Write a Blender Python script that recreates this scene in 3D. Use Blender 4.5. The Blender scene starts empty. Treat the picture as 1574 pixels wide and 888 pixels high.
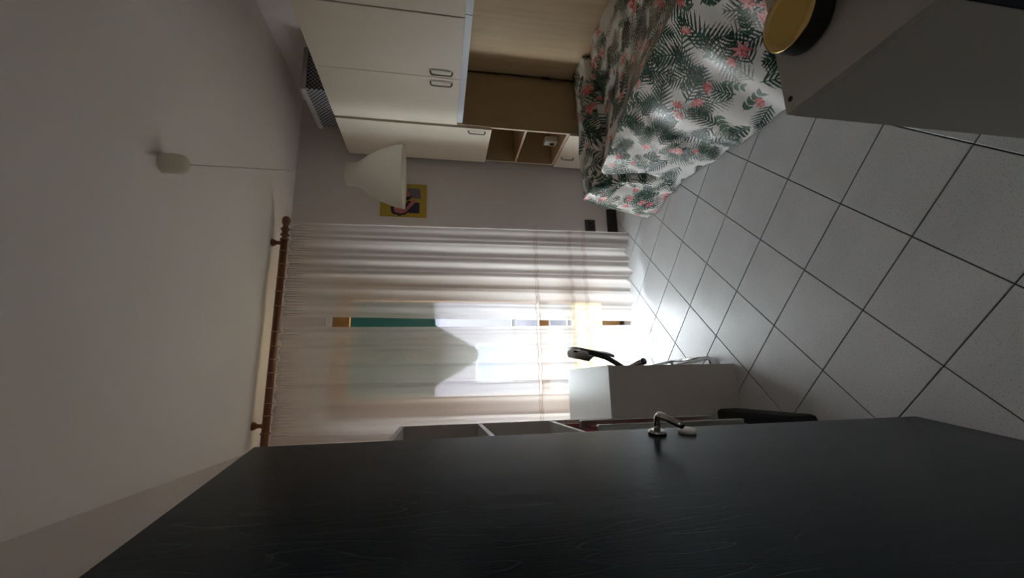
import bpy, bmesh, math, random
import numpy as np
from mathutils import Vector, Matrix
random.seed(7)
SC = bpy.context.scene
COL = SC.collection

# ------------------------------------------------------------------ camera
PITCH, ROLL, YAW, FPX, CAMH = math.radians(9.92), math.radians(.84), math.radians(12.75), 642.0, 1.63
def _rz(v, a):
    c, s = math.cos(a), math.sin(a)
    return Vector((c*v[0]-s*v[1], s*v[0]+c*v[1], v[2]))
_F = Vector((0, math.cos(PITCH), -math.sin(PITCH))); _U0 = Vector((0, math.sin(PITCH), math.cos(PITCH))); _R0 = Vector((1, 0, 0))
_R = _R0*math.cos(ROLL) + _U0*math.sin(ROLL); _U = _U0*math.cos(ROLL) - _R0*math.sin(ROLL)
_F, _R, _U = _rz(_F, -YAW), _rz(_R, -YAW), _rz(_U, -YAW)
cam_d = bpy.data.cameras.new('camera'); cam = bpy.data.objects.new('camera', cam_d); COL.objects.link(cam)
# the photograph is stored lying on its side: the camera is turned a quarter turn
cx, cy, cz = -_U, _R, -_F
cam.matrix_world = Matrix(((cx.x, cy.x, cz.x, 0), (cx.y, cy.y, cz.y, 0), (cx.z, cy.z, cz.z, CAMH), (0, 0, 0, 1)))
cam_d.sensor_fit = 'HORIZONTAL'; cam_d.sensor_width = 36; cam_d.lens = FPX/1574*36
cam_d.clip_start = .02; cam_d.clip_end = 200
SC.camera = cam

# ------------------------------------------------------------------ light
world = bpy.data.worlds.new('sky'); SC.world = world; world.use_nodes = True
bg = world.node_tree.nodes['Background']
bg.inputs[0].default_value = (.88, .94, 1, 1); bg.inputs[1].default_value = 11
sun_d = bpy.data.lights.new('sun', 'SUN'); sun = bpy.data.objects.new('sun', sun_d); COL.objects.link(sun)
sun_d.energy = 1.8; sun_d.angle = math.radians(1.0); sun_d.color = (1, .94, .84)
sun.rotation_euler = Vector((.30, -.77, -2.6)).to_track_quat('-Z', 'Y').to_euler()
por_d = bpy.data.lights.new('window_portal', 'AREA'); por = bpy.data.objects.new('window_portal', por_d); COL.objects.link(por)
por_d.shape = 'RECTANGLE'; por_d.size = 1.1; por_d.size_y = 2.5; por_d.cycles.is_portal = True
por.location = (.29, 3.72, 1.26); por.rotation_euler = (math.radians(-90), 0, 0)
SC.view_settings.view_transform = 'Standard'; SC.view_settings.look = 'None'
SC.view_settings.gamma = 1; SC.view_settings.use_curve_mapping = False
SC.view_settings.exposure = 1.72
SC.cycles.max_bounces = 12; SC.cycles.diffuse_bounces = 8; SC.cycles.transparent_max_bounces = 24
SC.cycles.sample_clamp_indirect = 6; SC.cycles.caustics_reflective = False; SC.cycles.caustics_refractive = False

# ------------------------------------------------------------------ helpers
def mat(name, color, rough=.6, metal=0, spec=.5, noise=None, bump=None, coat=0, trans=0, vary=None):
    m = bpy.data.materials.new(name); m.use_nodes = True
    nt = m.node_tree; b = nt.nodes['Principled BSDF']
    b.inputs['Base Color'].default_value = (*color, 1); b.inputs['Roughness'].default_value = rough
    b.inputs['Metallic'].default_value = metal; b.inputs['Specular IOR Level'].default_value = spec
    b.inputs['Coat Weight'].default_value = coat; b.inputs['Coat Roughness'].default_value = .15
    tc = nt.nodes.new('ShaderNodeTexCoord')
    if noise:      # (scale, dark factor, stretch xyz)
        mp = nt.nodes.new('ShaderNodeMapping'); mp.inputs['Scale'].default_value = noise[2] if len(noise) > 2 else (1, 1, 1)
        nt.links.new(tc.outputs['Object'], mp.inputs[0])
        n = nt.nodes.new('ShaderNodeTexNoise'); n.inputs['Scale'].default_value = noise[0]; n.inputs['Detail'].default_value = 5
        nt.links.new(mp.outputs[0], n.inputs['Vector'])
        r = nt.nodes.new('ShaderNodeMix'); r.data_type = 'RGBA'
        r.inputs[6].default_value = (*[c*noise[1] for c in color], 1); r.inputs[7].default_value = (*color, 1)
        rp = nt.nodes.new('ShaderNodeMapRange'); rp.inputs[1].default_value = .35; rp.inputs[2].default_value = .65
        nt.links.new(n.outputs[0], rp.inputs[0]); nt.links.new(rp.outputs[0], r.inputs[0]); nt.links.new(r.outputs[2], b.inputs['Base Color'])
    if bump:       # (scale, strength)
        n2 = nt.nodes.new('ShaderNodeTexNoise'); n2.inputs['Scale'].default_value = bump[0]; n2.inputs['Detail'].default_value = 3
        nt.links.new(tc.outputs['Object'], n2.inputs['Vector'])
        bp = nt.nodes.new('ShaderNodeBump'); bp.inputs['Strength'].default_value = bump[1]; bp.inputs['Distance'].default_value = .002
        nt.links.new(n2.outputs[0], bp.inputs['Height']); nt.links.new(bp.outputs[0], b.inputs['Normal'])
    return m

def obj(name, bm, m, parent=None, smooth=False):
    me = bpy.data.meshes.new(name)
    if smooth:
        for f in bm.faces: f.smooth = True
    bm.to_mesh(me); bm.free(); me.materials.append(m)
    o = bpy.data.objects.new(name, me); COL.objects.link(o)
    if parent: o.parent = parent
    return o

def data_obj(name, verts, faces, m, parent=None, smooth=False):
    me = bpy.data.meshes.new(name); me.from_pydata(verts, [], faces); me.materials.append(m)
    if smooth: me.shade_smooth()
    me.update()
    o = bpy.data.objects.new(name, me); COL.objects.link(o)
    if parent: o.parent = parent
    return o

def thing(name, label, cat, group=None, loc=(0, 0, 0)):
    o = bpy.data.objects.new(name, None); COL.objects.link(o); o.location = loc
    o['label'] = label; o['category'] = cat
    if group: o['group'] = group
    return o

def tag(o, label, cat, group=None):
    o['label'] = label; o['category'] = cat
    if group: o['group'] = group
    return o

def struct(o, label=None):
    o['kind'] = 'structure'
    if label: o['label'] = label
    return o

def add_box(bm, x0, x1, y0, y1, z0, z1, bev=0):
    r = bmesh.ops.create_cube(bm, size=1)
    for v in r['verts']:
        v.co = Vector(((x0+x1)/2+v.co.x*(x1-x0), (y0+y1)/2+v.co.y*(y1-y0), (z0+z1)/2+v.co.z*(z1-z0)))
    if bev:
        es = list({e for v in r['verts'] for e in v.link_edges})
        bmesh.ops.bevel(bm, geom=es, offset=bev, segments=2, affect='EDGES', profile=.5)
    return bm

def box(name, x0, x1, y0, y1, z0, z1, m, parent=None, bev=0):
    return obj(name, add_box(bmesh.new(), x0, x1, y0, y1, z0, z1, bev), m, parent)

def add_lathe(bm, prof, seg=32, axis='Z', org=(0, 0, 0), capend=True):
    rings = []
    for r, h in prof:
        ring = []
        for k in range(seg):
            a = 2*math.pi*k/seg; p = (r*math.cos(a), r*math.sin(a), h)
            if axis == 'X': p = (h, p[0], p[1])
            if axis == 'Y': p = (p[0], h, p[1])
            ring.append(bm.verts.new((p[0]+org[0], p[1]+org[1], p[2]+org[2])))
        rings.append(ring)
    for a, b in zip(rings, rings[1:]):
        for k in range(seg):
            bm.faces.new((a[k], a[(k+1) % seg], b[(k+1) % seg], b[k]))
    if prof[0][0] > 1e-6: bm.faces.new(rings[0][::-1])
    if prof[-1][0] > 1e-6 and capend: bm.faces.new(rings[-1])
    bmesh.ops.recalc_face_normals(bm, faces=bm.faces)
    return bm

def add_tube(bm, pts, r, seg=10, cap=True):
    pts = [Vector(p) for p in pts]; rings = []
    t0 = (pts[1]-pts[0]).normalized(); n = t0.orthogonal().normalized()
    for i, p in enumerate(pts):
        t = (pts[min(i+1, len(pts)-1)]-pts[max(i-1, 0)]).normalized()
        n = (n - t*n.dot(t)).normalized(); b = t.cross(n)
        rings.append([bm.verts.new(p + n*r*math.cos(2*math.pi*k/seg) + b*r*math.sin(2*math.pi*k/seg)) for k in range(seg)])
    for a, b in zip(rings, rings[1:]):
        for k in range(seg): bm.faces.new((a[k], a[(k+1) % seg], b[(k+1) % seg], b[k]))
    if cap: bm.faces.new(rings[0][::-1]); bm.faces.new(rings[-1])
    bmesh.ops.recalc_face_normals(bm, faces=bm.faces)
    return bm

def fillet(pts, r, n=6):
    pts = [Vector(p) for p in pts]; out = [pts[0]]
    for a, b, c in zip(pts, pts[1:], pts[2:]):
        u, w = (a-b).normalized(), (c-b).normalized()
        d = min(r, (a-b).length*.45, (c-b).length*.45)
        for k in range(n+1):
            t = k/n; out.append((b+u*d)*(1-t)**2 + b*2*t*(1-t) + (b+w*d)*t*t)
    out.append(pts[-1]); return out

def rect_hole_wall(bm, lo, hi, hole, y0, y1):
    """wall slab between y0 and y1 spanning lo..hi in x,z with one rectangular hole"""
    (xa, za), (xb, zb) = lo, hi; hx0, hx1, hz0, hz1 = hole
    add_box(bm, xa, hx0, y0, y1, za, zb); add_box(bm, hx1, xb, y0, y1, za, zb)
    add_box(bm, hx0, hx1, y0, y1, hz1, zb)
    if hz0 > za: add_box(bm, hx0, hx1, y0, y1, za, hz0)
    return bm

# ------------------------------------------------------------------ materials
M = {}
M['wall'] = mat('wall_paint', (.74, .68, .66), .85, bump=(220, .12))
M['ceil'] = mat('ceiling_paint', (.82, .80, .78), .9, bump=(160, .1))
M['hall'] = mat('hall_paint', (.72, .70, .68), .9)
M['cream'] = mat('cream_laminate', (.66, .60, .50), .45, bump=(900, .08))
M['edge'] = mat('beige_edge', (.55, .44, .33), .5)
M['wood'] = mat('beech_laminate', (.49, .36, .21), .5, noise=(6, .88, (1, 6, .35)))
M['pelmet'] = mat('grey_blue_strip', (.50, .56, .62), .35)
M['steel'] = mat('brushed_steel', (.45, .44, .42), .2, 1)
M['pewter'] = mat('pewter_handle', (.28, .25, .22), .4, 1)
M['chrome'] = mat('chrome', (.75, .75, .75), .12, 1)
M['shade'] = mat('lamp_ivory', (.74, .71, .62), .45)
M['shade'] = bpy.data.materials.new('lamp_ivory_shell'); M['shade'].use_nodes = True
_n = M['shade'].node_tree; _n.nodes.remove(_n.nodes['Principled BSDF'])
_d = _n.nodes.new('ShaderNodeBsdfDiffuse'); _t = _n.nodes.new('ShaderNodeBsdfTranslucent'); _x = _n.nodes.new('ShaderNodeMixShader'); _x.inputs[0].default_value = .6
for _q in (_d, _t): _q.inputs[0].default_value = (.90, .875, .79, 1)
_n.links.new(_d.outputs[0], _x.inputs[1]); _n.links.new(_t.outputs[0], _x.inputs[2]); _n.links.new(_x.outputs[0], _n.nodes['Material Output'].inputs[0])
M['plastic_w'] = mat('white_plastic', (.75, .74, .72), .4)
M['black'] = mat('black_plastic', (.015, .015, .016), .4)
M['blackcloth'] = mat('black_cloth', (.012, .011, .012), .75, bump=(400, .3))
M['grout'] = mat('dark_grout', (.045, .042, .04), .9)
M['white_lam'] = mat('white_laminate', (.58, .60, .60), .4)
M['greycase'] = mat('grey_laminate', (.44, .42, .38), .4)
M['deskside'] = mat('desk_side', (.62, .57, .52), .5)
M['book'] = mat('bookcase_grey', (.56, .53, .50), .5)
M['bookedge'] = mat('bookcase_edge', (.80, .79, .80), .4)
M['red'] = mat('red_board', (.34, .065, .06), .45)
M['rod'] = mat('chestnut_wood', (.22, .075, .03), .35, noise=(14, .6, (.3, 3, 3)), coat=.3)
M['ring'] = mat('curtain_ring', (.45, .30, .17), .35)
M['pine'] = mat('pine_frame', (.55, .27, .08), .4, noise=(9, .75, (4, 4, .4)))
M['gold'] = mat('gold_top', (.62, .45, .12), .32, .75)
M['goldrim'] = mat('gold_rim', (.8, .6, .25), .15, 1)
M['outlet'] = mat('outlet_brown', (.05, .04, .035), .4)
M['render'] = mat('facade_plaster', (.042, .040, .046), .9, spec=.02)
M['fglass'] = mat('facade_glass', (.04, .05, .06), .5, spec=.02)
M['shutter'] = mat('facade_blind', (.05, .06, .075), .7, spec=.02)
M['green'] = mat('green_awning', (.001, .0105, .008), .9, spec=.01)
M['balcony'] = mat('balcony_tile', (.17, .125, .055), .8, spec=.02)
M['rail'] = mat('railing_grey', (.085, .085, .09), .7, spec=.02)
M['lidgrey'] = mat('box_lid', (.42, .41, .40), .6)
M['yellow'] = mat('picture_yellow', (.47, .33, .03), .6)
M['p_dark'] = mat('picture_dark', (.03, .012, .02), .6)
M['p_navy'] = mat('picture_navy', (.02, .018, .05), .6)
M['p_pink'] = mat('picture_pink', (.52, .16, .17), .6)
M['p_grey'] = mat('picture_grey', (.16, .13, .16), .6)
M['matt'] = mat('mattress_white', (.7, .7, .68), .8)

def floor_tile_mat():
    m = mat('floor_tile', (.67, .685, .71), .33, bump=(260, .22)); nt = m.node_tree; b = nt.nodes['Principled BSDF']
    tc = nt.nodes.new('ShaderNodeTexCoord')
    n = nt.nodes.new('ShaderNodeTexNoise'); n.inputs['Scale'].default_value = 190; n.inputs['Detail'].default_value = 2
    nt.links.new(tc.outputs['Object'], n.inputs['Vector'])
    cr = nt.nodes.new('ShaderNodeValToRGB')
    cr.color_ramp.elements[0].position = .30; cr.color_ramp.elements[0].color = (.42, .42, .42, 1)
    cr.color_ramp.elements[1].position = .42; cr.color_ramp.elements[1].color = (.67, .685, .71, 1)
    nt.links.new(n.outputs[0], cr.inputs[0])
    n2 = nt.nodes.new('ShaderNodeTexNoise'); n2.inputs['Scale'].default_value = 3.5
    nt.links.new(tc.outputs['Object'], n2.inputs['Vector'])
    mx = nt.nodes.new('ShaderNodeMix'); mx.data_type = 'RGBA'; mx.blend_type = 'MULTIPLY'; mx.inputs[0].default_value = 1
    r2 = nt.nodes.new('ShaderNodeMapRange'); r2.inputs[1].default_value = .3; r2.inputs[2].default_value = .7; r2.inputs[3].default_value = .93; r2.inputs[4].default_value = 1.04
    nt.links.new(n2.outputs[0], r2.inputs[0]); nt.links.new(cr.outputs[0], mx.inputs[6]); nt.links.new(r2.outputs[0], mx.inputs[7])
    nt.links.new(mx.outputs[2], b.inputs['Base Color'])
    return m
M['tile'] = floor_tile_mat()

def door_mat():
    m = mat('dark_stained_oak', (.012, .016, .022), .22, spec=.20); nt = m.node_tree; b = nt.nodes['Principled BSDF']
    tc = nt.nodes.new('ShaderNodeTexCoord'); mp = nt.nodes.new('ShaderNodeMapping'); mp.inputs['Scale'].default_value = (1, 5, .55)
    nt.links.new(tc.outputs['Object'], mp.inputs[0])
    n = nt.nodes.new('ShaderNodeTexNoise'); n.inputs['Scale'].default_value = 2.2; n.inputs['Detail'].default_value = 1.5
    nt.links.new(mp.outputs[0], n.inputs['Vector'])
    mu = nt.nodes.new('ShaderNodeMath'); mu.operation = 'MULTIPLY'; mu.inputs[1].default_value = 12
    fr = nt.nodes.new('ShaderNodeMath'); fr.operation = 'FRACT'
    nt.links.new(n.outputs[0], mu.inputs[0]); nt.links.new(mu.outputs[0], fr.inputs[0])
    fine = nt.nodes.new('ShaderNodeTexNoise'); fine.inputs['Scale'].default_value = 60; fine.inputs['Detail'].default_value = 3
    mp2 = nt.nodes.new('ShaderNodeMapping'); mp2.inputs['Scale'].default_value = (1, 6, .12)
    nt.links.new(tc.outputs['Object'], mp2.inputs[0]); nt.links.new(mp2.outputs[0], fine.inputs['Vector'])
    cr = nt.nodes.new('ShaderNodeValToRGB'); cr.color_ramp.elements[0].position = .0; cr.color_ramp.elements[1].position = .09
    cr.color_ramp.elements[0].color = (.024, .031, .040, 1); cr.color_ramp.elements[1].color = (.0028, .0070, .0125, 1)
    nt.links.new(fr.outputs[0], cr.inputs[0]); nt.links.new(cr.outputs[0], b.inputs['Base Color'])
    ad = nt.nodes.new('ShaderNodeMath'); ad.operation = 'MULTIPLY_ADD'; ad.inputs[1].default_value = .35
    nt.links.new(fr.outputs[0], ad.inputs[0]); nt.links.new(fine.outputs[0], ad.inputs[2])
    bp = nt.nodes.new('ShaderNodeBump'); bp.inputs['Strength'].default_value = .12; bp.inputs['Distance'].default_value = .002
    nt.links.new(ad.outputs[0], bp.inputs['Height']); nt.links.new(bp.outputs[0], b.inputs['Normal'])
    return m
M['door'] = door_mat(); M['door'].node_tree.nodes['Principled BSDF'].inputs['Specular Tint'].default_value = (.5, .8, 1, 1)

def glass_mat(name, tint, gloss=.06):
    m = bpy.data.materials.new(name); m.use_nodes = True; nt = m.node_tree; nt.nodes.clear()
    o = nt.nodes.new('ShaderNodeOutputMaterial'); t = nt.nodes.new('ShaderNodeBsdfTransparent'); t.inputs[0].default_value = (*tint, 1)
    g = nt.nodes.new('ShaderNodeBsdfGlossy'); g.inputs['Roughness'].default_value = .03
    mx = nt.nodes.new('ShaderNodeMixShader'); mx.inputs[0].default_value = gloss
    nt.links.new(t.outputs[0], mx.inputs[1]); nt.links.new(g.outputs[0], mx.inputs[2]); nt.links.new(mx.outputs[0], o.inputs[0])
    return m
M['glass'] = glass_mat('window_glass', (.95, .97, .96))

def sheer_mat():
    m = bpy.data.materials.new('sheer_voile'); m.use_nodes = True; nt = m.node_tree; nt.nodes.clear()
    o = nt.nodes.new('ShaderNodeOutputMaterial'); t = nt.nodes.new('ShaderNodeBsdfTransparent')
    d = nt.nodes.new('ShaderNodeBsdfDiffuse'); d.inputs[0].default_value = (.70, .665, .645, 1)
    l = nt.nodes.new('ShaderNodeBsdfTranslucent'); l.inputs[0].default_value = (.70, .665, .645, 1)
    a = nt.nodes.new('ShaderNodeMixShader'); a.inputs[0].default_value = .62
    nt.links.new(d.outputs[0], a.inputs[1]); nt.links.new(l.outputs[0], a.inputs[2])
    x = nt.nodes.new('ShaderNodeMixShader')
    tc = nt.nodes.new('ShaderNodeTexCoord'); n = nt.nodes.new('ShaderNodeTexNoise'); n.inputs['Scale'].default_value = 400
    nt.links.new(tc.outputs['Object'], n.inputs['Vector'])
    r = nt.nodes.new('ShaderNodeMapRange'); r.inputs[1].default_value = .3; r.inputs[2].default_value = .7; r.inputs[3].default_value = .60; r.inputs[4].default_value = .70
    nt.links.new(n.outputs[0], r.inputs[0]); nt.links.new(r.outputs[0], x.inputs[0])
    nt.links.new(t.outputs[0], x.inputs[1]); nt.links.new(a.outputs[0], x.inputs[2]); nt.links.new(x.outputs[0], o.inputs[0])
    return m
M['sheer'] = sheer_mat()
M['thread'] = mat('embroidery_thread', (.30, .20, .10), .8)

def gingham_mat():
    m = mat('gingham', (.02, .02, .03), .7); nt = m.node_tree; b = nt.nodes['Principled BSDF']
    tc = nt.nodes.new('ShaderNodeTexCoord'); ck = nt.nodes.new('ShaderNodeTexChecker'); ck.inputs['Scale'].default_value = 64
    ck.inputs[1].default_value = (.012, .012, .018, 1); ck.inputs[2].default_value = (.42, .44, .50, 1)
    nt.links.new(tc.outputs['Object'], ck.inputs[0]); nt.links.new(ck.outputs[0], b.inputs['Base Color'])
    return m
M['gingham'] = gingham_mat()

# ------------------------------------------------------------------ room shell
XL, XR, YN, YB, ZC = -.405, 2.46, .42, 3.47, 2.83
floor = box('floor', -1.2, 2.7, -1.5, YB+.02, -.12, -.004, M['grout']); struct(floor, 'pale grey speckled ceramic tile floor laid diagonally with dark joints')
WX0, WX1, WZ1 = -.26, .88, 2.50          # opening of the balcony door in the back wall
struct(obj('wall_back', rect_hole_wall(bmesh.new(), (XL-.2, -.1), (XR+.2, ZC+.1), (WX0, WX1, -.1, WZ1), YB, YB+.30), M['wall']), 'plain grey lavender wall around the balcony door')
struct(box('wall_left', XL-.2, XL, YN-.12, YB, -.1, ZC+.1, M['wall']), 'pale wall behind the open dark door')
struct(box('wall_right', XR, XR+.2, YN-.12, YB, -.1, ZC+.1, M['wall']), 'pale wall behind the bridging cupboards')
DX0, DX1, DZ = -.315, .625, 2.12
struct(obj('wall_front', rect_hole_wall(bmesh.new(), (XL, -.1), (XR, ZC+.1), (DX0, DX1, -.1, DZ), YN-.12, YN), M['wall']), 'wall with the doorway the view is taken from')
struct(box('ceiling', XL-.2, XR+.2, YN-.12, YB+.3, ZC, ZC+.15, M['ceil']), 'smooth off-white ceiling')
bm = bmesh.new()
add_box(bm, -1.3, -1.2, -1.5, YN-.12, -.1, 2.7); add_box(bm, 1.6, 1.7, -1.5, YN-.12, -.1, 2.7); add_box(bm, -1.3, 1.7, -1.6, -1.5, -.1, 2.7)
add_box(bm, -1.3, XL-.2, YN-.13, YN-.12, -.1, 2.7)
struct(obj('wall_hall', bm, M['hall']), 'dim hallway walls behind the viewpoint')
struct(box('ceiling_hall', -1.3, 1.7, -1.6, YN-.12, 2.7, 2.8, M['hall']), 'dim hallway ceiling behind the viewpoint')

hl = thing('hall_fill_light', 'added fill light, a white globe on the unseen hallway ceiling', 'lamp', loc=(.95, -.80, 2.70))  # unseen globe added as fill for the surfaces near the doorway
obj('base', add_lathe(bmesh.new(), [(.07, 0), (.07, -.02), (.03, -.03)], 24), M['plastic_w'], hl, True)
gm = bpy.data.materials.new('fill_globe'); gm.use_nodes = True
gm.node_tree.nodes['Principled BSDF'].inputs['Emission Color'].default_value = (1, .97, .95, 1); gm.node_tree.nodes['Principled BSDF'].inputs['Emission Strength'].default_value = 4.5
obj('globe', add_lathe(bmesh.new(), [(.03, -.028), (.07, -.045), (.105, -.09), (.12, -.14), (.105, -.19), (.07, -.235), (.001, -.255)], 28), gm, hl, True)

# floor tiles: diagonal squares clipped to the room
def clip(poly, a, b, c):       # keep a*x+b*y<=c
    out = []
    for p, q in zip(poly, poly[1:]+poly[:1]):
        dp, dq = a*p[0]+b*p[1]-c, a*q[0]+b*q[1]-c
        if dp <= 0: out.append(p)
        if (dp < 0 < dq) or (dq < 0 < dp):
            t = dp/(dp-dq); out.append((p[0]+t*(q[0]-p[0]), p[1]+t*(q[1]-p[1])))
    return out
TS, JT = .3157, .0022
OX, OY = 1.3573, 1.5729
d1, d2 = (-math.sqrt(.5), -math.sqrt(.5)), (-math.sqrt(.5), math.sqrt(.5))
full_mesh = None
def tile_poly(i, j):
    pts = []
    for a, b in ((JT, JT), (TS-JT, JT), (TS-JT, TS-JT), (JT, TS-JT)):
        pts.append((OX+(i*TS+a)*d1[0]+(j*TS+b)*d2[0], OY+(i*TS+a)*d1[1]+(j*TS+b)*d2[1]))
    return pts
def tile_mesh(poly, c):
    n = len(poly); vs = []
    inn = []
    for p in poly:
        v = Vector((c[0]-p[0], c[1]-p[1])); L = v.length
        inn.append((p[0]+v.x/L*.0022, p[1]+v.y/L*.0022) if L > .01 else p)
    for p in poly: vs.append((p[0]-c[0], p[1]-c[1], -.0045))
    for p in poly: vs.append((p[0]-c[0], p[1]-c[1], -.0012))
    for p in inn: vs.append((p[0]-c[0], p[1]-c[1], 0))
    fs = [(k, (k+1) % n, n+(k+1) % n, n+k) for k in range(n)] + [(n+k, n+(k+1) % n, 2*n+(k+1) % n, 2*n+k) for k in range(n)]
    fs.append(tuple(range(2*n, 3*n)))
    me = bpy.data.meshes.new('tile'); me.from_pydata(vs, [], fs); me.materials.append(M['tile'])
    bm = bmesh.new(); bm.from_mesh(me); bmesh.ops.recalc_face_normals(bm, faces=bm.faces)
    if bm.faces[:] and max(bm.faces, key=lambda f: f.calc_area()).normal.z < 0: bmesh.ops.reverse_faces(bm, faces=bm.faces)
    bm.to_mesh(me); bm.free()
    return me
for i in range(-9, 13):
    for j in range(-9, 13):
        pl = tile_poly(i, j); full = pl
        for k in ((1, 0, XR), (-1, 0, -XL), (0, 1, YB), (0, -1, .35)):
            pl = clip(pl, *k)
            if len(pl) < 3: break
        if len(pl) < 3: continue
        c = (sum(p[0] for p in pl)/len(pl), sum(p[1] for p in pl)/len(pl))
        ar = abs(sum(p[0]*q[1]-q[0]*p[1] for p, q in zip(pl, pl[1:]+pl[:1])))/2
        if ar < .0006: continue
        if len(pl) == 4 and abs(ar-(TS-2*JT)**2) < 1e-6:
            if full_mesh is None: full_mesh = tile_mesh(pl, c)
            me = full_mesh
        else: me = tile_mesh(pl, c)
        o = bpy.data.objects.new('tile', me); COL.objects.link(o); o.parent = floor; o.location = (c[0], c[1], 0)

# ------------------------------------------------------------------ balcony door in the back wall (window_1)
YW = 3.53
win = bpy.data.objects.new('window_1', None); COL.objects.link(win); struct(win, 'pine framed glazed balcony door behind the sheer curtains')
bm = bmesh.new()
add_box(bm, WX0, -.20, YW-.02, YW+.05, 0, WZ1-.03); add_box(bm, .78, WX1, YW-.02, YW+.05, 0, WZ1-.03)
obj('door_frame', bm, M['pine'], win)
box('lintel_strip', WX0, WX1, YW-.04, YW+.06, WZ1-.035, WZ1, M['plastic_w'], win)
GX0, GX1 = -.10, .68
for n, a in (('stile', (-.20, GX0, 0.02, 2.46)), ('stile', (GX1, .78, 0.02, 2.46)), ('top_rail', (GX0, GX1, 2.335, 2.46)),
             ('middle_rail', (GX0, GX1, .68, .767)), ('bottom_rail', (GX0, GX1, .02, .19))):
    box(n, a[0], a[1], YW-.02, YW+.03, a[2], a[3], M['pine'], win, .006)
box('pane', GX0, GX1, YW, YW+.004, .767, 2.335, M['glass'], win)
box('pane', GX0, GX1, YW, YW+.004, .19, .68, M['glass'], win)
box('sill', WX0, WX1, YB, YB+.30, -.004, .02, M['outlet'], win)

# ------------------------------------------------------------------ outside
struct(box('balcony_floor', -2.6, 3.4, YB+.3, 5.0, -.16, -.02, M['balcony']), 'sunlit cream balcony floor')
struct(box('ceiling_sky_block', -2.6, 3.4, YB+.3, 5.0, 3.0, 3.18, M['hall']), 'unseen slab added over the balcony to block sky light')  # added out of view to keep sky light off the upper curtains
rl = thing('balcony_railing', 'white balcony railing of thin upright bars outside the glazed door', 'railing')
box('top_bar', -2.6, 3.4, 4.93, 4.97, .72, .76, M['rail'], rl); box('bottom_bar', -2.6, 3.4, 4.93, 4.97, .03, .06, M['rail'], rl)
br = add_tube(bmesh.new(), [(0, 4.95, .05), (0, 4.95, .73)], .008, 8); b0 = obj('baluster', br, M['rail'], rl)
b0.location.x = -2.5
for k in range(1, 50):
    b = b0.copy(); COL.objects.link(b); b.parent = rl; b.location.x = -2.5+.12*k
# green cloth hung as a sunshade over the balcony
aw = thing('green_awning', 'dark green sunshade cloth hanging outside with a drooping point in its lower edge', 'awning')
bot = [(-1.2, 1.66), (-.22, 1.66), (-.02, 1.66), (.12, 1.40), (.25, 1.20), (.36, 1.20), (.48, 1.40), (.62, 1.66), (.80, 1.68), (2.1, 1.68)]
bx = np.array([p[0] for p in bot]); bz = np.array([p[1] for p in bot])
vs, fs = [], []; NX, NZ = 96, 14
for a in range(NX+1):
    x = -1.2+3.3*a/NX; zb = float(np.interp(x, bx, bz))
    for b in range(NZ+1):
        t = b/NZ; z = 2.955+(zb-2.955)*t
        vs.append((x, 4.35+.25*t+.03*math.sin(x*16)*t, z))
for a in range(NX):
    for b in range(NZ):
        k = a*(NZ+1)+b; fs.append((k, k+1, k+NZ+2, k+NZ+1))
cl_ = data_obj('cloth', vs, fs, M['green'], aw, True); md = cl_.modifiers.new('s', 'SOLIDIFY'); md.thickness = .006
obj('top_bar', add_tube(bmesh.new(), [(-1.23, 4.35, 2.975), (2.13, 4.35, 2.975)], .02, 12), M['rail'], aw, True)
# house across the street
hb = thing('apartment_building', 'pale apartment building with shuttered windows seen across the street', 'building')
bm = bmesh.new(); add_box(bm, -9, 12, 13.0, 14.0, -8, 1.75); add_box(bm, -9, 12, 12.85, 14.0, 1.75, 1.9); obj('wall', bm, M['render'], hb)
for r_, z in enumerate((-6.4, -3.4, -.4)):
    for k in range(7):
        x = -7.2+2.6*k
        w = box('window', x-.6, x+.6, 12.93, 13.0, z-.8, z+.9, M['rail'], hb); box('pane', x-.5, x+.5, 12.91, 12.94, z-.7, z+(.1 if (k+r_) % 2 else .8), M['fglass'], w)
        if (k+r_) % 2: box('blind', x-.5, x+.5, 12.90, 12.94, z+.1, z+.8, M['shutter'], w)
    box('balcony_slab', -9, 12, 12.0, 13.0, z-1.25, z-1.08, M['render'], hb)
struct(box('ground', -30, 30, 3.9, 40, -8.2, -8, M['render']), 'street far below the balcony')

# ------------------------------------------------------------------ open dark door
E0 = Vector((-.147, 1.238, 0)); dd = Vector((-.170, -.985, 0)).normalized(); nn = Vector((.985, -.170, 0)).normalized()
door = bpy.data.objects.new('door_1', None); COL.objects.link(door)
LW = .80
hinge = E0 + dd*LW
ang = math.atan2(-dd.y, -dd.x)          # local +X runs from the hinge to the free edge; face towards local -Y
door.location = (hinge.x, hinge.y, 0); door.rotation_euler = (0, 0, ang)
struct(door, 'open dark navy black wood grain door with a steel lever handle')
leaf = box('leaf', 0, LW, 0.0, .042, .008, 2.094, M['door'], door, .002)
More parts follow.
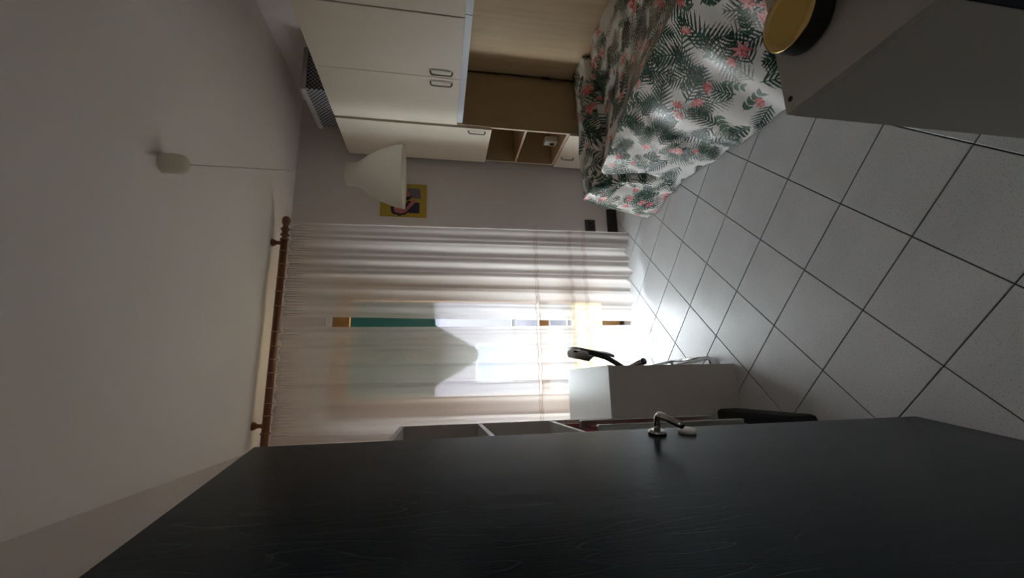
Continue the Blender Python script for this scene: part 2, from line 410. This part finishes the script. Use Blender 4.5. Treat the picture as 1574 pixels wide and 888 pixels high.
# grain runs up the leaf: texture coordinates follow the leaf's own axes
nt = M['door'].node_tree
for n in nt.nodes:
    if n.type == 'MAPPING': n.inputs['Scale'].default_value = (5, 1, .55) if n.inputs['Scale'].default_value[1] < 5.5 else (6, 1, .12)
HX, HZ = LW-.055, 1.0
hd = obj('handle_rosette', add_lathe(bmesh.new(), [(.026, 0), (.026, -.008), (.023, -.011), (.012, -.011)], 28, 'Y', (HX, 0, HZ)), M['steel'], door, True)
obj('handle_lever', add_tube(bmesh.new(), fillet([(HX, -.008, HZ), (HX, -.058, HZ), (HX-.125, -.058, HZ)], .022, 8), .0095, 16), M['steel'], door, True)
obj('lock_rosette', add_lathe(bmesh.new(), [(.026, 0), (.026, -.009), (.024, -.011), (.001, -.011)], 28, 'Y', (HX, 0, HZ-.095)), M['plastic_w'], door, True)
for z in (.3, 1.05, 1.8):
    obj('hinge', add_lathe(bmesh.new(), [(.007, z-.04), (.007, z+.04)], 12, 'Z', (-.004, .045, 0)), M['steel'], door, True)
bm = bmesh.new()
add_box(bm, DX0-.0, DX0+.025, YN-.12, YN+.012, 0, DZ); add_box(bm, DX1-.025, DX1+.0, YN-.12, YN+.012, 0, DZ); add_box(bm, DX0+.025, DX1-.025, YN-.12, YN+.012, DZ-.02, DZ)
struct(obj('trim_1', bm, M['door']), 'dark door frame lining the doorway')

# ------------------------------------------------------------------ bridging cupboards on the right wall
XF = 1.95
def bow_handle(parent, x, y, z0, z1):
    p = fillet([(x, y, z0), (x-.024, y, z0+.006), (x-.026, y, (z0+z1)/2), (x-.024, y, z1-.006), (x, y, z1)], .012, 5)
    return obj('handle', add_tube(bmesh.new(), p, .0055, 10), M['pewter'], parent, True)
def upper_unit(y0, y1, ym, label, handles):
    t = thing('wall_cupboard', label, 'cupboard', 'bridging cupboards over the bed')
    bm = bmesh.new()
    add_box(bm, XF, XR-.005, y0, y0+.018, 1.51, 2.40); add_box(bm, XF, XR-.005, y1-.018, y1, 1.51, 2.40)
    add_box(bm, XF, XR-.005, y0+.018, y1-.018, 2.38, 2.40); add_box(bm, XF, XR-.005, y0+.018, y1-.018, 1.51, 1.53)
    obj('carcass', bm, M['edge'], t)
    for a, b, h in ((y0+.002, ym-.0015, handles[0]), (ym+.0015, y1-.002, handles[1])):
        d = box('door', XF-.02, XF-.001, a, b, 1.513, 2.402, M['cream'], t, .0015)
        if h: bow_handle(d, XF-.02, h, 1.565, 1.705)
    pm = box('pelmet', XF+.004, XF+.022, y0, y1, 1.47, 1.51, M['pelmet'], t)
    return t
upper_unit(1.90, 2.875, 2.375, 'cream two-door cupboard bridging the bed beside the tall end column', (2.325, 2.425))
upper_unit(.92, 1.895, 1.41, 'cream cupboard over the near end of the bed, cut by the picture edge', (1.36, 1.46))
cl = thing('tall_cupboard', 'cream end column with open niches at the foot of the bed', 'cupboard')
CY0, CY1 = 2.89, 3.40
bm = bmesh.new()
add_box(bm, XF, XR-.005, CY0, CY0+.018, 0, 2.40)
obj('side_panel', bm, M['wood'], cl)
box('side_panel', XF, XR-.005, CY1-.018, CY1, 0, 2.40, M['wood'], cl)
box('back_panel', XR-.02, XR-.006, CY0+.018, CY1-.018, .05, 2.39, M['wood'], cl)
for z in (.05, .608, .955, 1.236, 2.382):
    box('shelf', XF+(.0 if z != .955 else .0), XR-.02, CY0+.018, CY1-.018, z, z+.018, M['wood'], cl)
for y in (CY0, CY1-.018): box('edge_strip', XF-.003, XF, y, y+.018, .608, 1.25, M['edge'], cl)
for z in (.608, .955): box('edge_strip', XF-.003, XF, CY0+.018, CY1-.018, z, z+.018, M['edge'], cl)
d = box('door', XF-.02, XF-.001, CY0+.012, CY1-.002, 1.24, 2.402, M['cream'], cl, .0015); bow_handle(d, XF-.02, CY0+.045, 1.288, 1.421)
d = box('door', XF-.02, XF-.001, CY0+.002, CY1-.002, .07, .606, M['cream'], cl, .0015); bow_handle(d, XF-.02, 3.22, .47, .58)
bp = box('back_board', XR-.025, XR-.005, .92, 2.885, .28, 1.50, M['wood'])
tag(bp, 'light beech wall panel between the bed and the cupboards', 'wall panel')
# cable with inline switch in the corner
cb = thing('lamp_cable', 'thin black cable with an inline switch hanging in the panel corner', 'cable')
obj('cord', add_tube(bmesh.new(), [(XR-.032, 2.882, 1.47), (XR-.033, 2.876, 1.2), (XR-.031, 2.874, .9), (XR-.033, 2.876, .5)], .0045, 8), M['black'], cb, True)
box('switch', XR-.042, XR-.026, 2.862, 2.882, .76, .83, M['black'], cb, .004)
# gingham storage box on top of the cupboards
gb = thing('storage_box', 'black and white gingham storage box on top of the tall column', 'box')
box('body', 2.10, 2.42, 2.83, 3.29, 2.402, 2.60, M['gingham'], gb, .002)
box('lid', 2.085, 2.435, 2.815, 3.305, 2.595, 2.63, M['lidgrey'], gb, .003)
# small white gadget in the niche
cg = thing('desk_clock', 'small white gadget with a round black dial in the open niche', 'gadget', loc=(2.06, 3.19, .6275))
box('body', -.03, .03, -.038, .038, 0, .072, M['plastic_w'], cg, .01)
obj('dial', add_lathe(bmesh.new(), [(.021, -.032), (.021, -.029), (.001, -.029)], 24, 'X', (0, 0, .044)), M['black'], cg)
box('base', -.026, .026, -.034, .034, .072, .112, M['plastic_w'], cg, .006)

# ------------------------------------------------------------------ bed under its tropical print bedspread
bed = thing('bed', 'single bed standing along the right wall under a tropical print bedspread', 'bed')
box('base', 1.72, 2.42, .98, 2.80, .12, .30, M['wood'], bed); box('mattress', 1.70, 2.42, .97, 2.50, .30, .44, M['matt'], bed, .03)
box('headboard', 1.45, 2.42, 2.68, 2.80, 0.02, .42, M['wood'], bed)
for lx, ly in ((1.75, 1.02), (2.37, 1.02), (1.75, 2.44), (2.37, 2.44)): obj('leg', add_lathe(bmesh.new(), [(.02, 0), (.025, .12)], 12, 'Z', (lx, ly, 0)), M['edge'], bed)

YK = np.array([.92, 1.20, 1.46, 1.83, 2.07, 2.30, 2.46, 2.54, 2.60, 2.68, 2.78, 2.87])
XRg = np.array([1.68, 1.66, 1.64, 1.58, 1.50, 1.42, 1.39, 1.375, 1.35, 1.335, 1.33, 1.36])
ZRg = np.array([.575, .575, .57, .56, .555, .545, .53, .46, .53, .565, .575, .52])
XHm = np.array([1.25, 1.24, 1.235, 1.25, 1.28, 1.30, 1.29, 1.30, 1.27, 1.24, 1.225, 1.25])
NA, NB = 680, 620
def smooth_interp(y, k, v):
    f = np.interp(y, k, v); ker = np.ones(13)/13
    return np.convolve(np.pad(f, 6, mode='edge'), ker, 'valid')
ya = np.linspace(.92, 2.875, NA)
xr = smooth_interp(ya, YK, XRg); zr = smooth_interp(ya, YK, ZRg); xh = smooth_interp(ya, YK, XHm)
bb = np.linspace(0, 1, NB); TB = .52
P = np.zeros((NA, NB, 3))
rng = np.random.default_rng(3)
for j, b in enumerate(bb):
    if b <= TB:                                   # top of the bed, wall to ridge
        t = b/TB
        x = 2.425+(xr-2.425)*t
        dip = -.055*np.exp(-((t-.55)/.30)**2)*(ya < 2.50)
        valley = -.13*np.exp(-((ya-2.555)/.030)**2)
        z0 = np.where(ya > 2.6, .575, .56)
        z = z0*(1-t)+zr*t + dip + valley*(1-t)
        z += .006*np.sin(ya*13+x*9)+.004*np.sin(ya*31-x*17)
        z += .022*np.exp(-((t-1)/.07)**2)*(ya < 2.48)
        y = ya + 0*x
    else:                                         # drape, ridge to hem
        t = (b-TB)/(1-TB)
        px = t**.8 if False else 1-(1-t)**1.15
        x = xr+(xh-xr)*np.where(t < 1, .35*t+.65*t**.75, 1)
        z = zr+(.012-zr)*(t**1.55*.75+.25*t)
        fold = np.sin(ya*17+1.2*np.sin(ya*4))*.5+.5*np.sin(ya*29+2)
        x = x + .020*fold*t*(1-.35*t) 
        z = z + .022*math.exp(-(t/.05)**2)*(ya < 2.48)
        ycr = 2.54-.20*t                          # the deep side crease slants towards the near end
        x = x + .10*np.exp(-((ya-ycr)/.028)**2)*math.sin(math.pi*min(1, t*1.15+.12))
        z = z + .012*np.sin(ya*17+2.1)*t*(1-t)*2
        y = ya + .015*np.sin(t*5+ya*6)*t
    endf = np.clip((ya-2.80)/.075, 0, 1)          # the far end rounds down
    z = np.where(b <= 1, z - (z-.02)*(endf**3)*.55, z)
    P[:, j, 0] = x; P[:, j, 1] = y; P[:, j, 2] = np.maximum(z, .012)
# printed pattern, drawn on the flat cloth
LA = (2.875-.92); dseg = np.linalg.norm(np.diff(P[NA//2], axis=0), axis=1); arc = np.concatenate([[0], np.cumsum(dseg)]); LB = arc[-1]
IMG = np.ones((NA, NB, 3))*np.array([.80, .79, .77])
GA, GB = np.meshgrid(ya-.92, arc, indexing='ij')
def ell(ca, cb, ra, rb, th, col, cut=None):
    col = tuple(col)
    R = max(ra, rb)*1.05
    i0, i1 = np.searchsorted(ya-.92, [ca-R, ca+R]); j0, j1 = np.searchsorted(arc, [cb-R, cb+R])
    if i1 <= i0 or j1 <= j0: return
    A = GA[i0:i1, j0:j1]-ca; B = GB[i0:i1, j0:j1]-cb
    c, s = math.cos(th), math.sin(th); u = A*c+B*s; v = -A*s+B*c
    tp = 1-.55*np.clip(u/ra, -1, 1)              # leaf: pointed towards +u
    m = (u/ra)**2+(v/(rb*np.clip(tp, .3, 1.2)))**2 < 1
    if cut is not None: m &= ~cut(u, v)
    IMG[i0:i1, j0:j1][m] = col
GREENS = [(.012, .055, .040), (.022, .085, .06), (.008, .036, .028), (.04, .11, .07), (.07, .16, .10)]
GREYS = [(.16, .20, .16), (.22, .26, .21), (.12, .16, .13)]
PINKS = [(.74, .22, .21), (.80, .32, .31), (.62, .10, .12), (.84, .48, .46)]
def frond(ca, cb, th, L, cols, n=9, wid=.0050):
    bend = random.uniform(-.6, .6)
    for k in range(n):
        t = (k+.6)/n; a = th+bend*t
        pa, pb = ca+L*t*math.cos(th+bend*t/2), cb+L*t*math.sin(th+bend*t/2)
        ll = L*.42*math.sin(math.pi*(.18+.80*t))+.008
        for sd in (-1, 1):
            aa = a+sd*(.95-.35*t); col = random.choice(cols)
            ell(pa+ll*.5*math.cos(aa), pb+ll*.5*math.sin(aa), ll*.55, wid, aa, col)
        ell(pa, pb, L/n*.8, .0028, a, cols[0])
def monstera(ca, cb, th, L):
    col = random.choice(GREENS[:3])
    ell(ca, cb, L*.5, L*.42, th, col, lambda u, v: (np.abs(v) > L*.10) & (np.mod(u+.25*np.abs(v), L*.2) < L*.055))
    ell(ca, cb, L*.5, .0022, th, (.25, .36, .25))
def sprig(ca, cb, th, L):
    col = random.choice(GREENS[1:])
    for k in range(4):
        t = (k+.5)/4
        for sd in (-1, 1):
            aa = th+sd*.75; ll = L*.30
            ell(ca+L*t*math.cos(th)+ll*.5*math.cos(aa), cb+L*t*math.sin(th)+ll*.5*math.sin(aa), ll*.55, ll*.24, aa, col)
            ell(ca+L*t*math.cos(th)+ll*.5*math.cos(aa), cb+L*t*math.sin(th)+ll*.5*math.sin(aa), ll*.5, .0018, aa, (.2, .3, .2))
    ell(ca+L*.5*math.cos(th), cb+L*.5*math.sin(th), L*.5, .0025, th, col)
def flower(ca, cb, L, th):
    n = random.choice((5, 6, 7)); spread = random.choice((2*math.pi, 2.6))
    for k in range(n):
        aa = th+spread*(k/n-.5); c = random.choice(PINKS)
        ell(ca+L*.45*math.cos(aa), cb+L*.45*math.sin(aa), L*.5, L*.17, aa, c)
        ell(ca+L*.35*math.cos(aa), cb+L*.35*math.sin(aa), L*.3, L*.05, aa, random.choice(PINKS))
    ell(ca, cb, L*.14, L*.14, 0, (.60, .10, .12))
random.seed(11)
cells = [(a, b) for a in np.arange(.02, LA+.05, .098) for b in np.arange(.02, LB+.05, .098)]
random.shuffle(cells)
J = lambda r=.045: random.uniform(-r, r)
for a, b in cells[::2]:
    frond(a+J(), b+J(), random.uniform(0, 6.28), random.uniform(.12, .17), GREYS, 9, .0026)
for q, (a, b) in enumerate(cells):
    th = random.uniform(0, 6.28); k = q % 8
    if k in (0, 1, 2, 4, 6): frond(a+J(), b+J(), th, random.uniform(.13, .20), GREENS[:3], 9, random.uniform(.0036, .0050))
    elif k in (3, 7): sprig(a+J(), b+J(), th, random.uniform(.11, .15))
    elif q % 16 == 5: monstera(a+J(), b+J(), th, random.uniform(.09, .12))
for q, (a, b) in enumerate(cells):
    if q % 9 in (1, 5, 7): flower(a+J(), b+J(), random.uniform(.030, .058), random.uniform(0, 6.28))
vs = P.reshape(-1, 3)
idx = np.arange(NA*NB).reshape(NA, NB)
fs = np.stack([idx[:-1, :-1], idx[:-1, 1:], idx[1:, 1:], idx[1:, :-1]], -1).reshape(-1, 4)
def cloth_mat():
    m = mat('tropical_print', (.8, .8, .8), .26, spec=.6, bump=(130, .12)); nt = m.node_tree; b = nt.nodes['Principled BSDF']
    at = nt.nodes.new('ShaderNodeAttribute'); at.attribute_name = 'print'; nt.links.new(at.outputs['Color'], b.inputs['Base Color'])
    b.inputs['Coat Weight'].default_value = .4; b.inputs['Coat Roughness'].default_value = .2
    return m
me = bpy.data.meshes.new('bedspread')
me.vertices.add(len(vs)); me.vertices.foreach_set('co', vs.astype(np.float32).ravel())
me.loops.add(fs.size); me.loops.foreach_set('vertex_index', fs.astype(np.int32).ravel())
me.polygons.add(len(fs)); me.polygons.foreach_set('loop_start', np.arange(0, fs.size, 4, dtype=np.int32))
me.update(calc_edges=True); me.validate(); me.shade_smooth()
ca = me.color_attributes.new('print', 'FLOAT_COLOR', 'POINT')
ca.data.foreach_set('color', np.concatenate([IMG.reshape(-1, 3), np.ones((NA*NB, 1))], 1).astype(np.float32).ravel())
me.materials.append(cloth_mat())
spread = bpy.data.objects.new('bedspread', me); COL.objects.link(spread)
tag(spread, 'white bedspread printed with green palm leaves and pink flowers over the bed', 'bedspread')

# ------------------------------------------------------------------ near right cabinet and the round pot on it
cab = thing('low_cabinet', 'grey laminate cabinet in the near right corner with a small cable hole', 'cabinet')
KX0, KX1, KY0, KY1, KZ = .598, 1.50, .432, .745, .83
bm = bmesh.new(); add_box(bm, KX0, KX1, KY0, KY1, KZ-.02, KZ, .0015); obj('top', bm, M['greycase'], cab)
box('side_panel', KX0, KX0+.02, KY0, KY1, 0, KZ-.02, M['greycase'], cab); box('side_panel', KX1-.02, KX1, KY0, KY1, 0, KZ-.02, M['greycase'], cab)
box('back_panel', KX0+.02, KX1-.02, KY0, KY0+.01, .04, KZ-.02, M['greycase'], cab)
for k in range(2):
    d = box('door', KX0+.021+k*.431, KX0+.449+k*.431, KY1-.018, KY1, .06, KZ-.022, M['greycase'], cab, .001)
obj('cable_hole', add_lathe(bmesh.new(), [(.0065, KZ-.004), (.0065, KZ+.0006), (.0001, KZ+.0006)], 20, 'Z', (.628, .727, 0)), M['black'], cab)
pot = thing('round_pot', 'round black pot with a flat gold top on the grey cabinet', 'pot', loc=(.772, .650, KZ))
obj('body', add_lathe(bmesh.new(), [(.066, 0), (.072, .004), (.073, .045), (.072, .05), (.069, .05), (.068, .046), (.001, .046)], 48), M['black'], pot, False)
obj('gold_top', add_lathe(bmesh.new(), [(.064, .0462), (.064, .05), (.001, .0505)], 48), M['gold'], pot)
obj('rim', add_lathe(bmesh.new(), [(.069, .0501), (.0715, .0515), (.0665, .0515), (.0665, .048)], 48), M['goldrim'], pot, True)

# ------------------------------------------------------------------ pendant lamp
LX, LY = .972, 1.90
lp = thing('pendant_lamp', 'ivory bell-shaped pendant lamp hanging on a thin cord from the ceiling', 'lamp', loc=(LX, LY, ZC))
obj('ceiling_canopy', add_lathe(bmesh.new(), [(.043, 0), (.044, -.05), (.041, -.078), (.030, -.098), (.012, -.107), (.004, -.108)], 32), M['shade'], lp, True)
obj('cord', add_tube(bmesh.new(), [(0, 0, -.105), (0, 0, -.5), (0, 0, -.77)], .0022, 8), M['plastic_w'], lp, True)
op = [(.004, -.760), (.050, -.762), (.0545, -.768), (.0545, -.800), (.060, -.822), (.078, -.848), (.098, -.875), (.118, -.915), (.134, -.955), (.145, -.99), (.151, -1.025)]
sh = obj('shade', add_lathe(bmesh.new(), op+[(.1515, -1.028), (.1485, -1.028), (.1485, -1.022)], 48, capend=False), M['shade'], lp, True)
obj('bulb', add_lathe(bmesh.new(), [(.014, -.775), (.014, -.82), (.026, -.85), (.03, -.875), (.022, -.9), (.001, -.907)], 20), M['plastic_w'], lp, True)

# ------------------------------------------------------------------ picture on the back wall
pc = thing('wall_picture', 'small yellow canvas with two dark-haired pink figures on the back wall', 'picture')
px0, px1, pz0, pz1, py = 1.405, 1.705, 1.748, 2.133, YB-.018
box('canvas', px0, px1, py, YB-.001, pz0, pz1, M['yellow'], pc)
def flat(name, pts, m, k):
    y = py-.0006*k
    n = len(pts); v = [(px0+(px1-px0)*a, y, pz0+(pz1-pz0)*b) for a, b in pts]
    data_obj(name, v, [tuple(range(n))], m, pc)
def blob(ca, cb, ra, rb, n=18, ph=0):
    return [(ca+ra*math.cos(2*math.pi*k/n+ph)*(1+.10*math.sin(3*k)), cb+rb*math.sin(2*math.pi*k/n+ph)*(1+.08*math.cos(2*k))) for k in range(n)]
flat('hair', blob(.20, .58, .19, .20), M['p_dark'], 1)
flat('jacket', [(.10, .15), (.42, .15), (.48, .40), (.30, .48), (.10, .38)], M['p_navy'], 1)
flat('face', blob(.20, .56, .12, .15), M['p_pink'], 2)
flat('arm', [(.16, .42), (.24, .46), (.52, .30), (.50, .22), (.44, .24)], M['p_pink'], 2)
flat('hair', blob(.62, .50, .15, .17), M['p_dark'], 1)
flat('jacket', [(.55, .12), (.86, .15), (.88, .42), (.58, .44)], M['p_grey'], 1)
flat('face', blob(.68, .48, .10, .12), M['p_pink'], 2)

# ------------------------------------------------------------------ outlet and adapter by the floor
ot = thing('wall_outlet', 'dark square wall outlet low on the back wall beside the curtain', 'outlet')
box('plate', 1.335, 1.452, YB-.01, YB-.0005, .21, .307, M['outlet'], ot, .003); box('insert', 1.36, 1.43, YB-.013, YB-.009, .232, .285, M['black'], ot)
ad = thing('power_adapter', 'flat black box on the floor against the back wall under the outlet', 'adapter')
box('case', 1.335, 1.56, YB-.03, YB-.003, .001, .092, M['black'], ad, .004)
obj('lead', add_tube(bmesh.new(), [(1.55, YB-.016, .05), (1.60, YB-.02, .03), (1.70, YB-.02, .008)], .004, 8), M['black'], ad, True)

# ------------------------------------------------------------------ curtain rod and sheer curtains
RY, RZ = 3.14, 2.748
rod = thing('curtain_rod', 'turned chestnut wood curtain rod hung just under the ceiling', 'curtain rod')
obj('pole', add_lathe(bmesh.new(), [(.024, -.375), (.024, 1.05)], 28, 'X', (0, RY, RZ)), M['rod'], rod, True)
fin = [(.024, 1.05), (.030, 1.053), (.030, 1.062), (.020, 1.068), (.020, 1.082), (.031, 1.087), (.031, 1.096), (.021, 1.102), (.023, 1.125), (.031, 1.131), (.031, 1.140), (.020, 1.148), (.018, 1.165), (.026, 1.180), (.029, 1.200), (.026, 1.220), (.014, 1.234), (.001, 1.238)]
obj('finial', add_lathe(bmesh.new(), fin, 28, 'X', (0, RY, RZ)), M['rod'], rod, True)
obj('finial', add_lathe(bmesh.new(), [(.030, -.300), (.031, -.29), (.024, -.286)], 28, 'X', (0, RY, RZ)), M['rod'], rod, True)
for x in (1.03, -.245):
    obj('bracket', add_lathe(bmesh.new(), [(.028, ZC), (.026, ZC-.012), (.015, ZC-.03), (.013, ZC-.05), (.020, ZC-.06), (.022, RZ)], 20, 'Z', (x, RY, 0)), M['rod'], rod, True)
bmr = bmesh.new()
for k in range(28):
    a = 2*math.pi*k/28
    for q in range(6):
        b = 2*math.pi*q/6; rr = .031+.0028*math.cos(b); bmr.verts.new((.0028*math.sin(b), rr*math.cos(a), rr*math.sin(a)))
bmr.verts.ensure_lookup_table()
for k in range(28):
    for q in range(6):
        bmr.faces.new([bmr.verts[i] for i in (k*6+q, ((k+1) % 28)*6+q, ((k+1) % 28)*6+(q+1) % 6, k*6+(q+1) % 6)])
rg = obj('ring', bmr, M['ring'], rod, True); rg.location = (.965, RY, RZ-.006)
for x in (.865, .765, .665, .56, .38, .28, .19, .10, .0, -.10, -.18):
    c = rg.copy(); COL.objects.link(c); c.parent = rod; c.location = (x, RY, RZ-.006)

def curtain(name, x0, x1, seed, label, hem):
    rs = np.random.default_rng(seed); ncol, nrow = 420, 90
    ph = rs.uniform(0, 6.28, 6); W = x1-x0
    def pt(u, z):
        zt = (2.715-z)/2.65                        # 0 at the top, 1 at the hem
        g = u*W
        q = 2*math.pi*g/.135+ph[0]+1.5*math.sin(g*8.3+ph[1])+.5*math.sin(zt*2.2+ph[5])
        w = math.sin(q+.55*math.sin(q)) + .30*math.sin(2*math.pi*g/.05+ph[2]+1.2*math.sin(g*21)+zt*.8)*(.4+.6*zt)
        A = .007+.015*zt**.7
        head = 1/(1+math.exp(min(60, (2.612-z)*90)))
        y = RY-.006 + A*w + head*(.0055*math.sin(2*math.pi*g/.019+ph[3]+1.6*math.sin(g*37))+.002*math.sin(2*math.pi*g/.023+ph[4]))
        x = x0+u*W + .010*math.sin(2*math.pi*g/.12+ph[4])*min(1, zt*2) + (u-.5)*.05*zt
        return x, y, z
    vs, fs = [], []
    for a in range(ncol+1):
        u = a/ncol
        zh = hem+.016*math.sin(u*19+ph[5])+.010*math.sin(u*43)
        zt0 = 2.706+.009*math.cos(u*W*2*math.pi/.098+ph[1])
        for b in range(nrow+1):
            t = b/nrow; z = zt0+(zh-zt0)*(t**1.0)
            vs.append(pt(u, z))
    for a in range(ncol):
        for b in range(nrow):
            k = a*(nrow+1)+b; fs.append((k, k+1, k+nrow+2, k+nrow+1))
    t = thing(name, label, 'curtain', 'sheer curtains at the balcony door')
    data_obj('panel', vs, fs, M['sheer'], t, True)
    for zc in (.868, .580, .462):
        for dz in (-.012, 0, .012):
            v2, f2 = [], []
            for a in range(ncol+1):
                x, y, z = pt(a/ncol, zc+dz)
                v2 += [(x, y-.0012, z-.0016), (x, y-.0012, z+.0016)]
            f2 = [(2*a, 2*a+1, 2*a+3, 2*a+2) for a in range(ncol)]
            data_obj('embroidery_line', v2, f2, M['thread'], t, True)
    v2, f2 = [], []
    for a in range(ncol+1):                       # doubled hem
        u = a/ncol; zh = hem+.016*math.sin(u*19+ph[5])+.010*math.sin(u*43)
        x, y, z = pt(u, zh); x2, y2, z2 = pt(u, zh+.05)
        v2 += [(x, y-.001, z), (x2, y2-.001, z2)]
    data_obj('hem', v2, [(2*a, 2*a+1, 2*a+3, 2*a+2) for a in range(ncol)], M['sheer'], t, True)
    return t
curtain('sheer_curtain', .487, 1.185, 21, 'white sheer curtain hanging beside the yellow picture', .075)
curtain('sheer_curtain', -.315, .412, 9, 'white sheer curtain hanging behind the desk and bookcase', .055)

# ------------------------------------------------------------------ desk by the left wall, chair tucked in
dk = thing('desk', 'white desk with a full end panel standing against the left wall', 'desk')
box('top', XL+.003, .075, 2.12, 2.83, .717, .745, M['white_lam'], dk, .0015)
box('end_panel', XL+.003, .072, 2.123, 2.143, 0, .716, M['deskside'], dk); box('end_panel', XL+.003, .072, 2.80, 2.82, 0, .716, M['deskside'], dk)
box('back_panel', XL+.003, XL+.02, 2.143, 2.80, .25, .716, M['white_lam'], dk)
ch = thing('chair', 'black chair with chrome sled legs tucked under the white desk', 'chair')
for y in (2.30, 2.72):
    p = fillet([(.03, y, .43), (.118, y, .014), (-.27, y, .014), (-.24, y, .43)], .04, 6)
    obj('leg', add_tube(bmesh.new(), p, .010, 12), M['chrome'], ch, True)
obj('floor_bar', add_tube(bmesh.new(), [(.116, 2.30, .03), (.116, 2.72, .03)], .009, 12), M['chrome'], ch, True)
obj('back_support', add_tube(bmesh.new(), fillet([(.165, 2.47, .72), (.135, 2.47, .60), (.05, 2.47, .47), (-.05, 2.47, .44)], .05, 6), .015, 12), M['black'], ch, True)
st = obj('seat_tube', add_tube(bmesh.new(), [(.03, 2.765, .42), (.108, 2.50, .348)], .02, 14), M['steel'], ch, True)
obj('end_cap', add_tube(bmesh.new(), [(.107, 2.502, .349), (.110, 2.492, .346)], .022, 14), M['black'], st, True)
box('seat', -.29, .06, 2.30, 2.72, .43, .465, M['black'], ch, .012)
vs, fs = [], []
def backpt(s, t, off):                             # s across, t up; a curved shell
    y = 2.27+.42*s; x = .122+.030*t+.034*(1-(2*s-1)**2)+off; z = .64+.19*t-.05*(2*s-1)**2*t
    return (x, y, z)
nS, nT = 22, 12
for off in (0, .014):
    for a in range(nS+1):
        for b in range(nT+1): vs.append(backpt(a/nS, b/nT, off))
L = (nS+1)*(nT+1)
hole = lambda a, b: 7 <= a < 15 and 8 <= b < 10
for a in range(nS):
    for b in range(nT):
        k = a*(nT+1)+b; q = (k, k+1, k+nT+2, k+nT+1)
        if hole(a, b): continue
        fs.append(q); fs.append(tuple(i+L for i in q[::-1]))
        for (da, db, e) in ((-1, 0, (k, k+1)), (1, 0, (k+nT+1, k+nT+2)), (0, -1, (k, k+nT+1)), (0, 1, (k+1, k+nT+2))):
            a2, b2 = a+da, b+db
            if a2 < 0 or a2 >= nS or b2 < 0 or b2 >= nT or hole(a2, b2): fs.append((e[0], e[1], e[1]+L, e[0]+L))
data_obj('backrest', vs, fs, M['black'], ch)

# ------------------------------------------------------------------ bookcase behind the door
bk = thing('bookcase', 'tall open grey bookcase against the left wall behind the dark door', 'bookcase')
BX0, BX1, BY0, BY1, BZ = XL+.003, -.19, 1.30, 2.105, 1.80
for y in (BY0, BY1-.018): box('side_panel', BX0, BX1, y, y+.018, 0, BZ, M['book'], bk)
box('back_panel', BX0, BX0+.006, BY0+.018, BY1-.018, .05, BZ-.02, M['book'], bk)
for z in (.05, .375, .72, 1.07, 1.42, BZ-.018):
    bx1 = BX1-(.018 if z == .72 else 0)
    s = box('shelf', BX0+.006, bx1-.002, BY0+.018, BY1-.018, z, z+.018, M['book'], bk)
    box('edge_strip', bx1-.002, bx1, BY0+.018, BY1-.018, z, z+.018, M['bookedge'], s)
rb = box('red_binder', BX0+.02, BX1-.012, 2.02, 2.082, .739, 1.03, M['red'], None, .003)
tag(rb, 'dull red box file standing at the end of a bookcase shelf', 'box file')
rs_ = thing('folding_stool', 'red folding stool with a grey metal edge leaning upright against the bookcase', 'stool')
box('seat_board', -.205, -.190, 1.62, 1.80, .394, .98, M['red'], rs_, .002)
box('frame_tube', -.205, -.168, 1.80, 1.828, .394, 1.02, M['steel'], rs_, .004); box('frame_tube', -.205, -.168, 1.592, 1.62, .394, 1.02, M['steel'], rs_, .004)
lb = box('laptop_bag', BX0+.03, -.160, 1.56, 2.05, .069, .20, M['blackcloth'], None, .02)
tag(lb, 'flat black bag lying on the bottom of the bookcase', 'bag')
